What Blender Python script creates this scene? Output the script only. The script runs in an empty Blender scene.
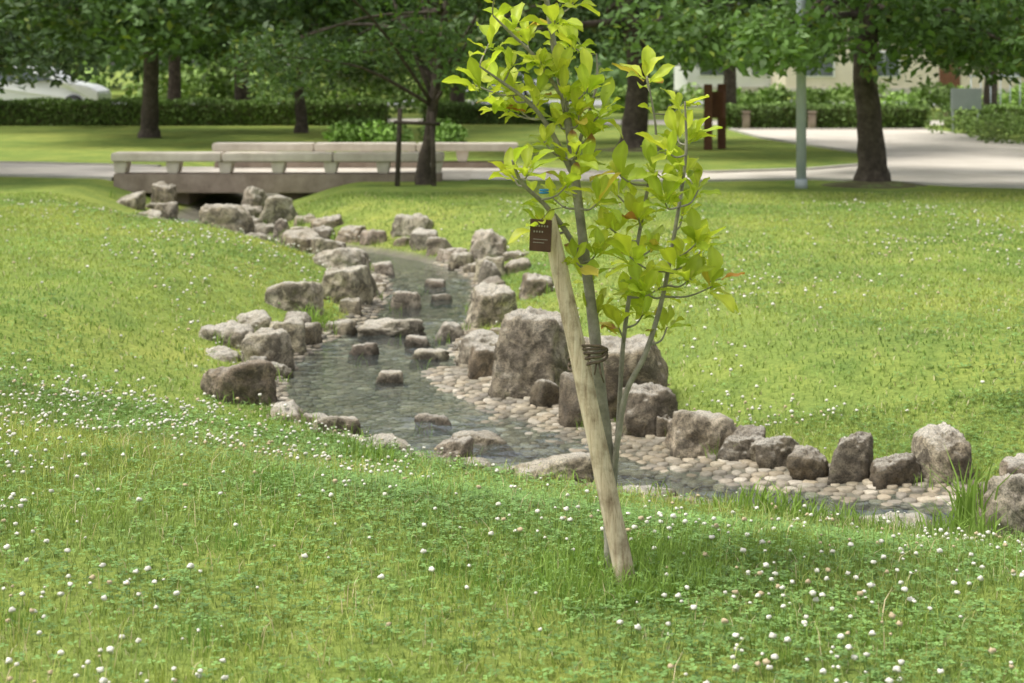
import bpy, bmesh, math, random
import numpy as np
from mathutils import Vector, noise
random.seed(7); rng=np.random.default_rng(7)
scene=bpy.context.scene

# ---------------------------------------------------------------- helpers
def link(o):
    scene.collection.objects.link(o); return o
def empty(name,loc=(0,0,0)):
    e=bpy.data.objects.new(name,None); e.location=loc; e.empty_display_size=.2; return link(e)
def mesh_np(name,V,F,mat=None,col=None,smooth=True,parent=None):
    me=bpy.data.meshes.new(name)
    V=np.asarray(V,dtype=np.float32)
    if not isinstance(F,(list,tuple)): F=[F]
    loops=np.concatenate([f.reshape(-1) for f in F]).astype(np.int32)
    tot=np.concatenate([np.full(len(f),f.shape[1],dtype=np.int32) for f in F])
    st=np.concatenate([[0],np.cumsum(tot)[:-1]]).astype(np.int32)
    me.vertices.add(len(V)); me.vertices.foreach_set('co',V.reshape(-1))
    me.loops.add(len(loops)); me.loops.foreach_set('vertex_index',loops)
    me.polygons.add(len(tot)); me.polygons.foreach_set('loop_start',st); me.polygons.foreach_set('loop_total',tot)
    if smooth: me.polygons.foreach_set('use_smooth',np.ones(len(tot),dtype=bool))
    me.update(calc_edges=True)
    if col is not None:
        a=me.color_attributes.new('Col','FLOAT_COLOR','POINT')
        c=np.ones((len(V),4),dtype=np.float32); c[:,:3]=col
        a.data.foreach_set('color',c.reshape(-1))
    if mat: me.materials.append(mat)
    o=bpy.data.objects.new(name,me); link(o)
    if parent: o.parent=parent
    return o
def sstep(a,b,x):
    t=np.clip((x-a)/(b-a),0,1); return t*t*(3-2*t)
_ph=rng.uniform(0,6.28,(40,)); _an=rng.uniform(0,6.28,(40,))
def fbm(x,y,f=1.0,o=5,s=0):
    r=0;amp=1;tot=0
    for i in range(o):
        k=(i*3+s)%38; 
        a=_an[k];b=_an[k+1]
        r=r+amp*(np.sin(f*(x*np.cos(a)+y*np.sin(a))+_ph[k]+1.3*np.sin(f*.7*(x*np.sin(b)-y*np.cos(b))+_ph[k+1]))); tot+=amp; amp*=.62; f*=1.93
    return r/tot
def box(name,c,s,mat,parent=None,bev=.01,rz=0,taper=None):
    bm=bmesh.new(); bmesh.ops.create_cube(bm,size=1)
    for v in bm.verts:
        v.co.x*=s[0]; v.co.y*=s[1]; v.co.z*=s[2]
        if taper and v.co.z<0: v.co.x*=taper
    if bev>0: bmesh.ops.bevel(bm,geom=bm.edges[:],offset=bev,segments=2,affect='EDGES')
    me=bpy.data.meshes.new(name); bm.to_mesh(me); bm.free(); me.materials.append(mat)
    o=bpy.data.objects.new(name,me); o.location=c; o.rotation_euler=(0,0,rz); link(o)
    if parent: o.parent=parent
    return o
def tube_data(pts,rad,n=10,wob=0,seed=0):
    pts=[Vector(p) for p in pts]; V=[];F=[]
    r0=random.Random(seed)
    prev=None
    for i,p in enumerate(pts):
        d=(pts[min(i+1,len(pts)-1)]-pts[max(i-1,0)]).normalized()
        ref=Vector((1,0,0)) if prev is None else prev
        if abs(ref.dot(d))>.95: ref=Vector((0,1,0))
        u=(ref-d*ref.dot(d)).normalized(); w=d.cross(u); prev=u
        for k in range(n):
            a=2*math.pi*k/n; rr=rad[i]*(1+wob*r0.uniform(-1,1))
            V.append(p+u*math.cos(a)*rr+w*math.sin(a)*rr)
    for i in range(len(pts)-1):
        for k in range(n):
            F.append((i*n+k,i*n+(k+1)%n,(i+1)*n+(k+1)%n,(i+1)*n+k))
    V=[tuple(v) for v in V]
    b=len(V); V.append(tuple(pts[0])); V.append(tuple(pts[-1]))
    m=(len(pts)-1)*n
    for k in range(n):
        F.append((b,(k+1)%n,k)); F.append((b+1,m+k,m+(k+1)%n))
    return V,F
def smooth_poly(pts,rad,sub=4):
    P=[];R=[]
    n=len(pts)
    for i in range(n-1):
        p0=Vector(pts[max(i-1,0)]);p1=Vector(pts[i]);p2=Vector(pts[i+1]);p3=Vector(pts[min(i+2,n-1)])
        for k in range(sub):
            t=k/sub
            P.append(.5*((2*p1)+(p2-p0)*t+(2*p0-5*p1+4*p2-p3)*t*t+(3*p1-p0-3*p2+p3)*t**3)); R.append(rad[i]*(1-t)+rad[i+1]*t)
    P.append(Vector(pts[-1]));R.append(rad[-1]); return P,R
def tubes_obj(name,tubes,mat,parent=None,n=10,wob=.05):
    V=[];F=[]
    for i,(p,r) in enumerate(tubes):
        v,f=tube_data(p,r,n,wob,i); b=len(V); V+=v; F+=[tuple(x+b for x in q) for q in f]
    me=bpy.data.meshes.new(name)
    me.from_pydata(V,[],F); me.materials.append(mat)
    for p in me.polygons: p.use_smooth=True
    o=bpy.data.objects.new(name,me); link(o)
    if parent: o.parent=parent
    return o

# ---------------------------------------------------------------- materials
def newmat(name):
    m=bpy.data.materials.new(name); m.use_nodes=True
    nt=m.node_tree; nt.nodes.clear()
    out=nt.nodes.new('ShaderNodeOutputMaterial'); return m,nt,out
def ramp(nt,fac,stops):
    r=nt.nodes.new('ShaderNodeValToRGB'); e=r.color_ramp.elements
    e[0].position=stops[0][0]; e[0].color=(*stops[0][1],1); e[1].position=stops[-1][0]; e[1].color=(*stops[-1][1],1)
    for p,c in stops[1:-1]:
        q=e.new(p); q.color=(*c,1)
    nt.links.new(fac,r.inputs[0]); return r.outputs[0]
def noise_n(nt,vec,scale,detail=5,rough=.6,dist=0):
    n=nt.nodes.new('ShaderNodeTexNoise'); n.inputs['Scale'].default_value=scale; n.inputs['Detail'].default_value=detail
    n.inputs['Roughness'].default_value=rough; n.inputs['Distortion'].default_value=dist
    if vec: nt.links.new(vec,n.inputs['Vector'])
    return n.outputs['Fac']
def mixc(nt,fac,a,b,mode='MIX'):
    n=nt.nodes.new('ShaderNodeMix'); n.data_type='RGBA'; n.blend_type=mode
    for s,v in ((n.inputs[0],fac),(n.inputs[6],a),(n.inputs[7],b)):
        if isinstance(v,(int,float)): s.default_value=v
        elif isinstance(v,tuple): s.default_value=(*v,1)
        else: nt.links.new(v,s)
    return n.outputs[2]
def bump(nt,h,st,dist=.02):
    b=nt.nodes.new('ShaderNodeBump'); b.inputs['Strength'].default_value=st; b.inputs['Distance'].default_value=dist
    nt.links.new(h,b.inputs['Height']); return b.outputs[0]
def simple(name,stops,scale=6,rough=.85,bst=.3,bd=.01,coord='Object',metal=0,spec=.3):
    m,nt,out=newmat(name)
    tc=nt.nodes.new('ShaderNodeTexCoord')
    f=noise_n(nt,tc.outputs[coord],scale,8,.65)
    c=ramp(nt,f,stops)
    p=nt.nodes.new('ShaderNodeBsdfPrincipled'); p.inputs['Roughness'].default_value=rough; p.inputs['Metallic'].default_value=metal
    p.inputs['Specular IOR Level'].default_value=spec
    nt.links.new(c,p.inputs['Base Color'])
    f2=noise_n(nt,tc.outputs[coord],scale*6,6,.7)
    nt.links.new(bump(nt,f2,bst,bd),p.inputs['Normal'])
    nt.links.new(p.outputs[0],out.inputs[0]); return m
def leafmat(name,trans=.35,rough=.5,spec=.3,scale=.6,var=.35):
    m,nt,out=newmat(name)
    at=nt.nodes.new('ShaderNodeAttribute'); at.attribute_name='Col'
    ge=nt.nodes.new('ShaderNodeNewGeometry')
    f=noise_n(nt,ge.outputs['Position'],scale,3,.6)
    k=ramp(nt,f,[(.3,(1-var,1-var,1-var)),(.7,(1+var*.8,1+var*.6,1+var*.2))])
    c=mixc(nt,1.0,at.outputs['Color'],k,'MULTIPLY')
    p=nt.nodes.new('ShaderNodeBsdfPrincipled'); p.inputs['Roughness'].default_value=rough; p.inputs['Specular IOR Level'].default_value=spec
    nt.links.new(c,p.inputs['Base Color'])
    if trans<=0:
        nt.links.new(p.outputs[0],out.inputs[0]); return m
    t=nt.nodes.new('ShaderNodeBsdfTranslucent'); nt.links.new(mixc(nt,1.0,c,(1.12,1.15,.7),'MULTIPLY'),t.inputs[0])
    mx=nt.nodes.new('ShaderNodeMixShader'); mx.inputs[0].default_value=trans
    nt.links.new(p.outputs[0],mx.inputs[1]); nt.links.new(t.outputs[0],mx.inputs[2]); nt.links.new(mx.outputs[0],out.inputs[0])
    return m

M_grass=leafmat('grass_blade_mat',.25,.6,.2,.9,.2)
M_leaf=leafmat('tree_leaf_mat',.3,.5,.3,.5,.25)
M_leaff=leafmat('far_leaf_mat',0,.6,.25,.4,.3)
M_sap=leafmat('sapling_leaf_mat',.45,.42,.3,9,.12)
M_petal=leafmat('clover_flower_mat',0,.7,.1,3,.05)

def ground_mat():
    m,nt,out=newmat('lawn_ground_mat')
    ge=nt.nodes.new('ShaderNodeNewGeometry'); pos=ge.outputs['Position']
    big=noise_n(nt,pos,.35,4,.6); mid=noise_n(nt,pos,2.2,6,.65); fine=noise_n(nt,pos,38,6,.75)
    c1=ramp(nt,big,[(.3,(.21,.30,.075)),(.5,(.28,.36,.085)),(.7,(.37,.42,.105))])
    c2=ramp(nt,mid,[(.3,(.66,.75,.72)),(.7,(1.25,1.12,1.05))])
    c3=ramp(nt,fine,[(.3,(.5,.55,.5)),(.55,(1.0,1.0,1.0)),(.75,(1.35,1.3,1.3))])
    c=mixc(nt,1.0,mixc(nt,1.0,c1,c2,'MULTIPLY'),c3,'MULTIPLY')
    at=nt.nodes.new('ShaderNodeAttribute'); at.attribute_name='Col'
    sx=nt.nodes.new('ShaderNodeSeparateColor'); nt.links.new(at.outputs['Color'],sx.inputs[0])
    soil=ramp(nt,mid,[(.3,(.13,.12,.085)),(.7,(.27,.25,.19))])
    c=mixc(nt,sx.outputs[0],c,soil)
    p=nt.nodes.new('ShaderNodeBsdfPrincipled'); p.inputs['Roughness'].default_value=.95; p.inputs['Specular IOR Level'].default_value=.1
    nt.links.new(c,p.inputs['Base Color']); nt.links.new(bump(nt,fine,.7,.03),p.inputs['Normal'])
    nt.links.new(p.outputs[0],out.inputs[0]); return m
M_ground=ground_mat()

def rock_mat():
    m,nt,out=newmat('granite_rock_mat')
    ge=nt.nodes.new('ShaderNodeNewGeometry')
    at=nt.nodes.new('ShaderNodeAttribute'); at.attribute_name='Col'
    pos=ge.outputs['Position']
    f1=noise_n(nt,pos,5,7,.65,.4); f2=noise_n(nt,pos,9,9,.78,.6); f3=noise_n(nt,pos,110,4,.75); f4=noise_n(nt,pos,3.2,6,.65); f5=noise_n(nt,pos,7,6,.7); f6=noise_n(nt,pos,26,6,.75)
    c=ramp(nt,f1,[(.32,(.34,.285,.215)),(.44,(.52,.45,.345)),(.54,(.63,.56,.44)),(.7,(.68,.63,.53))])
    c=mixc(nt,1.0,c,at.outputs['Color'],'MULTIPLY')
    st=ramp(nt,f2,[(.44,(0,0,0)),(.55,(1,1,1))])
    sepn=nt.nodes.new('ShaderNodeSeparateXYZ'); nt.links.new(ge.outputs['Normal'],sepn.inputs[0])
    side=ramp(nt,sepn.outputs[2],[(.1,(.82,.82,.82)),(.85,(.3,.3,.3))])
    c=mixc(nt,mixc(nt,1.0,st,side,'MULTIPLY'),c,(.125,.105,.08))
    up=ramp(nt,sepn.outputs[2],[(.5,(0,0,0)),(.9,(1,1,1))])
    top_lit=ramp(nt,f4,[(.36,(.15,.15,.15)),(.54,(.8,.8,.8))])
    c=mixc(nt,mixc(nt,1.0,up,top_lit,'MULTIPLY'),c,(.70,.65,.55))  # upward faces paled in patches: light from above painted into the rock colour
    c=mixc(nt,ramp(nt,f6,[(.58,(0,0,0)),(.66,(.6,.6,.6))]),c,(.16,.14,.11))
    moss=ramp(nt,f5,[(.60,(0,0,0)),(.67,(.5,.5,.5))])
    c=mixc(nt,moss,c,(.18,.18,.08))
    sp=ramp(nt,f3,[(.35,(.52,.52,.52)),(.5,(1,1,1)),(.65,(1.25,1.22,1.18))])
    c=mixc(nt,1.0,c,sp,'MULTIPLY')
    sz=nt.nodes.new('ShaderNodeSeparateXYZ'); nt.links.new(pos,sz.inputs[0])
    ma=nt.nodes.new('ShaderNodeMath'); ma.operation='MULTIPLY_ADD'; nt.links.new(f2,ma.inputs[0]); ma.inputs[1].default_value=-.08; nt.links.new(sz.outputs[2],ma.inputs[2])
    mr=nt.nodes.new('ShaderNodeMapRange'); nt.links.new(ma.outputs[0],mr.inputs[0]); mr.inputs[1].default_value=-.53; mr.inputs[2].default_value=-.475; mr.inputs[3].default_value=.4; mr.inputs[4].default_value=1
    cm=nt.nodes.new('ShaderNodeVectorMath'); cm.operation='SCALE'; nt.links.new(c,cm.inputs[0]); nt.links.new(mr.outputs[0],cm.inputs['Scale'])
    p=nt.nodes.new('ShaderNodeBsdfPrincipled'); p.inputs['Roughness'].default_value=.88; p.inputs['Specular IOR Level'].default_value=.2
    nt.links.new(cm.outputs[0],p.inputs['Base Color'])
    b1=bump(nt,f2,.9,.06)
    b=nt.nodes.new('ShaderNodeBump'); b.inputs['Strength'].default_value=.6; b.inputs['Distance'].default_value=.008; nt.links.new(f3,b.inputs['Height']); nt.links.new(b1,b.inputs['Normal'])
    nt.links.new(b.outputs[0],p.inputs['Normal'])
    nt.links.new(p.outputs[0],out.inputs[0]); return m
M_rock=rock_mat()

def water_mat():
    m,nt,out=newmat('stream_water_mat')
    ge=nt.nodes.new('ShaderNodeNewGeometry')
    b=noise_n(nt,ge.outputs['Position'],24,2,.5,.6)
    nrm=bump(nt,b,.35,.02)
    tr=nt.nodes.new('ShaderNodeBsdfTransparent'); tr.inputs[0].default_value=(.80,.88,.82,1)
    df=nt.nodes.new('ShaderNodeBsdfDiffuse'); df.inputs[0].default_value=(.46,.51,.48,1)
    m0=nt.nodes.new('ShaderNodeMixShader'); m0.inputs[0].default_value=.06; nt.links.new(tr.outputs[0],m0.inputs[1]); nt.links.new(df.outputs[0],m0.inputs[2])
    gl=nt.nodes.new('ShaderNodeBsdfGlossy'); gl.inputs['Roughness'].default_value=.01; gl.inputs[0].default_value=(.98,.99,1,1); nt.links.new(nrm,gl.inputs['Normal'])
    fr=nt.nodes.new('ShaderNodeFresnel'); fr.inputs[0].default_value=1.6; nt.links.new(nrm,fr.inputs['Normal'])
    mx=nt.nodes.new('ShaderNodeMixShader'); nt.links.new(fr.outputs[0],mx.inputs[0]); nt.links.new(m0.outputs[0],mx.inputs[1]); nt.links.new(gl.outputs[0],mx.inputs[2])
    nt.links.new(mx.outputs[0],out.inputs[0]); return m
M_water=water_mat()

def attr_mat(name,rough=.8,scale=60,bst=.3):
    m,nt,out=newmat(name)
    at=nt.nodes.new('ShaderNodeAttribute'); at.attribute_name='Col'; ge=nt.nodes.new('ShaderNodeNewGeometry')
    f=noise_n(nt,ge.outputs['Position'],scale,5,.7); f0=noise_n(nt,ge.outputs['Position'],3,5,.6)
    c=mixc(nt,1.0,at.outputs['Color'],ramp(nt,f,[(.3,(.7,.7,.7)),(.7,(1.2,1.2,1.2))]),'MULTIPLY')
    c=mixc(nt,1.0,c,ramp(nt,f0,[(.35,(.58,.58,.52)),(.6,(1.08,1.08,1.08))]),'MULTIPLY')
    p=nt.nodes.new('ShaderNodeBsdfPrincipled'); p.inputs['Roughness'].default_value=rough
    nt.links.new(c,p.inputs['Base Color']); nt.links.new(bump(nt,f,bst,.01),p.inputs['Normal']); nt.links.new(p.outputs[0],out.inputs[0]); return m
M_cobble=attr_mat('cobble_mat',.6)
M_bark=simple('bark_mat',[(.3,(.055,.043,.034)),(.55,(.12,.095,.072)),(.75,(.21,.175,.135))],9,.9,.9,.04)
M_barkl=simple('sapling_bark_mat',[(.3,(.16,.15,.11)),(.55,(.29,.27,.205)),(.75,(.42,.39,.32))],22,.8,.5,.006)
M_conc=simple('bridge_concrete_mat',[(.3,(.52,.455,.37)),(.6,(.68,.615,.52)),(.8,(.75,.70,.60))],3,.85,.3,.01)
M_concd=simple('bridge_beam_mat',[(.3,(.22,.17,.13)),(.6,(.36,.29,.23)),(.8,(.45,.37,.30))],4,.85,.4,.01)
M_path=simple('path_paving_mat',[(.3,(.58,.52,.43)),(.55,(.66,.60,.51)),(.75,(.72,.66,.57))],1.4,.9,.2,.01)
M_kerb=simple('kerb_mat',[(.3,(.44,.41,.36)),(.7,(.58,.55,.48))],3,.85,.3,.01)
M_road=simple('road_mat',[(.3,(.24,.24,.24)),(.7,(.38,.38,.37))],2,.9,.3,.01)
M_pole=simple('pole_metal_mat',[(.3,(.42,.47,.48)),(.7,(.52,.56,.57))],5,.5,.05,.002)
M_brown=simple('brown_sign_mat',[(.3,(.12,.05,.028)),(.7,(.2,.09,.05))],5,.6,.1,.004)
M_tag=simple('tag_mat',[(.3,(.06,.028,.018)),(.7,(.10,.05,.035))],12,.5,.1,.002)
M_txt=simple('tag_text_mat',[(.3,(.30,.26,.22)),(.7,(.38,.34,.29))],12,.6,.05,.002)
M_rope=simple('twine_mat',[(.3,(.07,.05,.035)),(.7,(.2,.15,.1))],80,.95,.8,.004)
M_blue=simple('blue_tie_mat',[(.3,(.03,.2,.45)),(.7,(.05,.28,.55))],12,.5,.05,.002)
M_wall=simple('plaster_wall_mat',[(.3,(.66,.58,.46)),(.7,(.74,.66,.54))],1.2,.85,.1,.01)
M_wallw=simple('white_wall_mat',[(.3,(.72,.72,.71)),(.7,(.8,.8,.78))],1.2,.85,.1,.01)
M_roof=simple('roof_mat',[(.3,(.10,.10,.11)),(.7,(.17,.165,.17))],2,.8,.2,.02)
M_glass=simple('window_glass_mat',[(.3,(.07,.08,.09)),(.7,(.15,.17,.19))],2,.12,0,.01,spec=.6)
M_car=simple('car_paint_mat',[(.3,(.74,.75,.76)),(.7,(.8,.8,.8))],2,.3,0,.01,spec=.6)
M_tyre=simple('tyre_mat',[(.3,(.02,.02,.02)),(.7,(.04,.04,.04))],8,.8,.1,.01)
M_panel=simple('grey_panel_mat',[(.3,(.30,.34,.33)),(.7,(.38,.42,.41))],3,.6,.05,.01)
M_soil=simple('soil_mat',[(.3,(.09,.08,.045)),(.5,(.16,.15,.07)),(.65,(.20,.27,.08))],6,.95,.8,.03)
def wood_mat():
    m,nt,out=newmat('stake_wood_mat')
    tc=nt.nodes.new('ShaderNodeTexCoord')
    mp=nt.nodes.new('ShaderNodeMapping'); mp.inputs['Scale'].default_value=(20,20,1.4); nt.links.new(tc.outputs['Object'],mp.inputs[0])
    f=noise_n(nt,mp.outputs[0],3,8,.75,.8); g=noise_n(nt,tc.outputs['Object'],9,6,.65)
    c=ramp(nt,f,[(.34,(.26,.185,.105)),(.46,(.56,.45,.30)),(.66,(.72,.63,.45))])
    c=mixc(nt,1.0,c,ramp(nt,g,[(.36,(.5,.46,.42)),(.52,(1.0,1.0,1.0)),(.7,(1.06,1.05,1.05))]),'MULTIPLY')
    p=nt.nodes.new('ShaderNodeBsdfPrincipled'); p.inputs['Roughness'].default_value=.8
    nt.links.new(c,p.inputs['Base Color']); nt.links.new(bump(nt,f,.6,.008),p.inputs['Normal']); nt.links.new(p.outputs[0],out.inputs[0]); return m
M_wood=wood_mat()

# ---------------------------------------------------------------- stream & terrain
CL=[(-4.0,29,.5),(-4.0,26,.5),(-4.0,23.5,.5),(-4.0,21.8,.5),(-3.5,20.3,.42),(-2.5,19.1,.42),(-1.5,18.0,.45),(-.85,16.6,.5),(-.72,15.0,.5),(-.78,13.5,.52),
    (-.93,12.3,.62),(-.88,11.2,.74),(-.6,10.3,.80),(-.15,9.55,.70),(.35,8.95,.56),(.9,8.5,.49),(1.5,8.15,.45),(2.2,7.83,.43),(3.2,7.4,.42),(5,6.8,.45),(9,6,.45),(14,5.5,.45)]
cp,cr=smooth_poly([(a,b,0) for a,b,c in CL],[c for a,b,c in CL],4)
CP=np.array([[p.x,p.y] for p in cp]); CR=np.array(cr)
def sdf(x,y):
    x=np.asarray(x,float);y=np.asarray(y,float)
    best=np.full(x.shape,1e9);side=np.zeros(x.shape)
    for i in range(len(CP)-1):
        a=CP[i];d=CP[i+1]-a;L=d@d
        px=x-a[0];py=y-a[1]
        t=np.clip((px*d[0]+py*d[1])/L,0,1)
        q=np.hypot(px-t*d[0],py-t*d[1])-(CR[i]*(1-t)+CR[i+1]*t)
        c=d[0]*py-d[1]*px
        m=q<best
        best=np.where(m,q,best);side=np.where(m,np.sign(c),side)
    return best,side
def height(x,y):
    sd,side=sdf(x,y)
    fade=1-sstep(17,21,y)
    B=-.1*sstep(5.5,10,y)+.03*fbm(x,y,.8,3,2)*fade+.10*np.exp(-((x+5)**2/7+(y-14)**2/22))*fade
    B=B+.014*fbm(x,y,4,3,9)*fade*(sd>0)
    W=2.3*(1-sstep(8,13,y))+1.4*sstep(8,13,y)
    t=sstep(0,1,np.clip(sd,0,None)/W); t=.35*np.clip(sd/W,0,1)+.65*t
    z=-.46+(B+.46)*t
    beach=(side>0)&(y<11.6)
    t2=np.clip(-sd/np.where(beach,.95,.3),0,1)
    return np.where(sd<0,-.46-.115*t2,z)
xs=np.unique(np.concatenate([-np.geomspace(9,420,34),np.arange(-9,9.01,.09),np.geomspace(9,420,34)]))
ys=np.unique(np.concatenate([[-300,-150,-60,-20,-8,-3,0,1,2],np.arange(2.5,28,.09),np.geomspace(28,520,50)]))
X,Y=np.meshgrid(xs,ys); Z=height(X,Y)
sdg,_=sdf(X,Y)
nx,ny=len(xs),len(ys)
idx=np.arange(nx*ny).reshape(ny,nx)
F=np.stack([idx[:-1,:-1],idx[:-1,1:],idx[1:,1:],idx[1:,:-1]],-1).reshape(-1,4)
soil=(1-sstep(-.05,.12,sdg)).reshape(-1)
mesh_np('lawn_ground',np.stack([X,Y,Z],-1).reshape(-1,3),F,M_ground,col=np.stack([soil]*3,-1))
def water(x0,x1,y0,y1,st):
    wx=np.arange(x0,x1,st); wy=np.arange(y0,y1,st); WX,WY=np.meshgrid(wx,wy); ws,_=sdf(WX,WY)
    id2=np.arange(WX.size).reshape(WX.shape)
    F=np.stack([id2[:-1,:-1],id2[:-1,1:],id2[1:,1:],id2[1:,:-1]],-1).reshape(-1,4)
    F=F[ws[:-1,:-1].reshape(-1)<.05]; used=np.unique(F); remap=np.zeros(WX.size,int); remap[used]=np.arange(len(used))
    x=WX.reshape(-1)[used];y=WY.reshape(-1)[used]
    act=.14+1.0*sstep(-.45,.5,fbm(x,y,2.0,3,14))
    wx2=x+.05*fbm(x,y,6,2,3); wy2=y+.05*fbm(x,y,6,2,6)
    z=-.5+act*(.0085*fbm(wx2,wy2*1.3,16,3,17)+.0105*(1-2*np.abs(fbm(wx2,wy2*1.2,10,2,25))))
    return x,y,z,remap[F]
x,y,z,F=water(-5.2,12,5,22.5,.026)
mesh_np('stream_water',np.stack([x,y,z],-1),F,M_water)

# cobbles
g=.076; pts=[]
for j,yy in enumerate(np.arange(5.4,17.5,g*.87)):
    for xx in np.arange(-2.4,7.5,g): pts.append((xx+(j%2)*g/2,yy))
pts=np.array(pts)+rng.uniform(-.012,.012,(len(pts),2))
s,sd_=sdf(pts[:,0],pts[:,1]); pts=pts[(s<.05)]
n=len(pts);K=8
zb=height(pts[:,0],pts[:,1])
V=np.zeros((n,3*K+1,3)); ang=np.linspace(0,2*np.pi,K,endpoint=False)
rr=.0385*rng.uniform(.84,1.10,(n,1))*(1+.15*rng.standard_normal((n,K)).clip(-1,1)); el=rng.uniform(.78,1.2,(n,1)); ro=rng.uniform(0,3.14,(n,1))
ht=rng.uniform(.006,.016,(n,1))
for k,(fr,fh) in enumerate(((1,-.6),(.95,.7),(.72,.97))):
    V[:,k*K:(k+1)*K,0]=pts[:,:1]+rr*fr*el*np.cos(ang+ro); V[:,k*K:(k+1)*K,1]=pts[:,1:]+rr*fr/el*np.sin(ang+ro); V[:,k*K:(k+1)*K,2]=zb[:,None]+ht*fh
V[:,-1,0]=pts[:,0];V[:,-1,1]=pts[:,1];V[:,-1,2]=zb+ht[:,0]
q=[];t3=[]
for k in range(2):
    for i in range(K): q.append((k*K+i,k*K+(i+1)%K,(k+1)*K+(i+1)%K,(k+1)*K+i))
for i in range(K): t3.append((2*K+i,2*K+(i+1)%K,3*K))
q=np.array(q);t3=np.array(t3);off=(np.arange(n)*(3*K+1))[:,None,None]
pal=np.array([(.42,.355,.255),(.36,.305,.225),(.49,.43,.335),(.27,.235,.18),(.39,.32,.22)])
cc=pal[rng.integers(0,5,n)]*rng.uniform(.65,1.15,(n,1)); cc=cc*np.where(zb+.008<-.49,.9,1)[:,None]
mesh_np('cobble_paving',V.reshape(-1,3),[(q[None]+off).reshape(-1,4),(t3[None]+off).reshape(-1,3)],M_cobble,col=np.repeat(cc,3*K+1,0))

# ---------------------------------------------------------------- rocks
def ico(sub):
    bm=bmesh.new(); bmesh.ops.create_icosphere(bm,subdivisions=sub,radius=1)
    v=np.array([x.co[:] for x in bm.verts]); f=np.array([[q.index for q in p.verts] for p in bm.faces]); bm.free(); return v,f
IC4=ico(5); IC3=ico(4)
ROCKS=[]
def rock(x,y,w,h,tone=1.0,dep=None,pw=None,zb=-.5,hue=(1,1,1)):
    seed=len(ROCKS)*17+5; r=np.random.default_rng(seed)
    v,f=IC4 if w>.35 or y<9.6 else IC3
    dep=dep or w*r.uniform(.7,.95); pw=pw or r.uniform(6,14)
    pl=[];dd=[]
    for ax in ((1,0,0),(-1,0,0),(0,1,0),(0,-1,0)):
        nn=np.array(ax)+r.normal(0,.2,3)+np.array([0,0,.12]); pl.append(nn/np.linalg.norm(nn)); dd.append(r.uniform(.68,.84))
    nn=np.array((0,0,1))+r.normal(0,.13,3); pl.append(nn/np.linalg.norm(nn)); dd.append(r.uniform(.62,.78))
    pl.append(np.array((0,0,-1.)));dd.append(.8)
    for _ in range(9):
        nn=r.normal(0,1,3); pl.append(nn/np.linalg.norm(nn)); dd.append(r.uniform(.86,1.1))
    pl=np.array(pl);dd=np.array(dd)
    R=(np.sum((np.clip(v@pl.T,0,None)/dd)**pw,1))**(-1/pw)
    o=Vector((seed*1.37,seed*.73,0))
    nz=np.array([.13*noise.noise(Vector(p)*1.6+o)+.08*noise.noise(Vector(p)*3.7+o)+.05*noise.noise(Vector(p)*8.5+o)+.03*noise.noise(Vector(p)*19+o) for p in v])
    P=v*(R+nz)[:,None]
    a=r.uniform(-.4,.4); ca,sa=math.cos(a),math.sin(a)
    P=P@np.array([[ca,sa,0],[-sa,ca,0],[0,0,1]])
    mn=P.min(0);mx=P.max(0); P=(P-(mn+mx)/2)/((mx-mn)/2)
    H=h+.12
    P=P*np.array([w/2,dep/2,H/2])+np.array([0,0,h-H/2])
    wm=np.array([1+r.uniform(-.03,.04),1,1-r.uniform(-.04,.10)])
    col=np.tile(np.array(hue)*wm*tone,(len(P),1))
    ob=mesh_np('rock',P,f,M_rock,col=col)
    ob.location=(x,y+dep*.4,zb); ROCKS.append((x,y+dep*.4,w)); return ob
DK=(1.0,.93,.85)
right=[(2.14,8.30,.32,.29,.95),(1.885,8.30,.30,.17,.38),(1.67,8.38,.28,.25,.48),(1.475,8.45,.22,.17,.38),(1.36,8.66,.30,.18,.45),(1.19,8.79,.30,.185,.45),
 (1.005,8.92,.38,.26,.85),(.87,9.29,.17,.16,.45),(.76,9.35,.34,.31,.5),(.62,9.75,.62,.50,.65),(.40,9.66,.27,.32,.5),(.215,10.15,.22,.2,.45),(.12,10.45,.55,.56,.78),
 (-.176,11.1,.25,.25,.55),(-.28,11.8,.18,.165,.55),(-.16,13.1,.43,.36,1.0),(-.49,12.76,.26,.13,.7),(.23,14.2,.42,.31,.65),(-.08,12.45,.3,.14,.6),(.06,16.1,.32,.22,.8),
 (-.25,17.07,.40,.40,1.0),(-.52,17,.28,.18,.7),(.05,16.9,.3,.2,.75),(-1.1,19,.56,.38,.95),(-.76,17.9,.32,.24,.7),(-1.22,18.6,.27,.17,.65),(-1.55,18.9,.33,.22,.65),
 (-2.16,19.9,.45,.28,.65),(-1.82,19.1,.36,.23,.65),(-2.85,20.7,.54,.46,.9),(-3.45,22.9,.44,.40,.9),(-3.3,21.6,.36,.26,.8),(-2.9,22.3,.32,.22,.8),(-.95,18.3,.32,.28,.75),(-2.45,20.4,.36,.26,.8),(-3.15,22.6,.3,.3,.75)]
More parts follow.
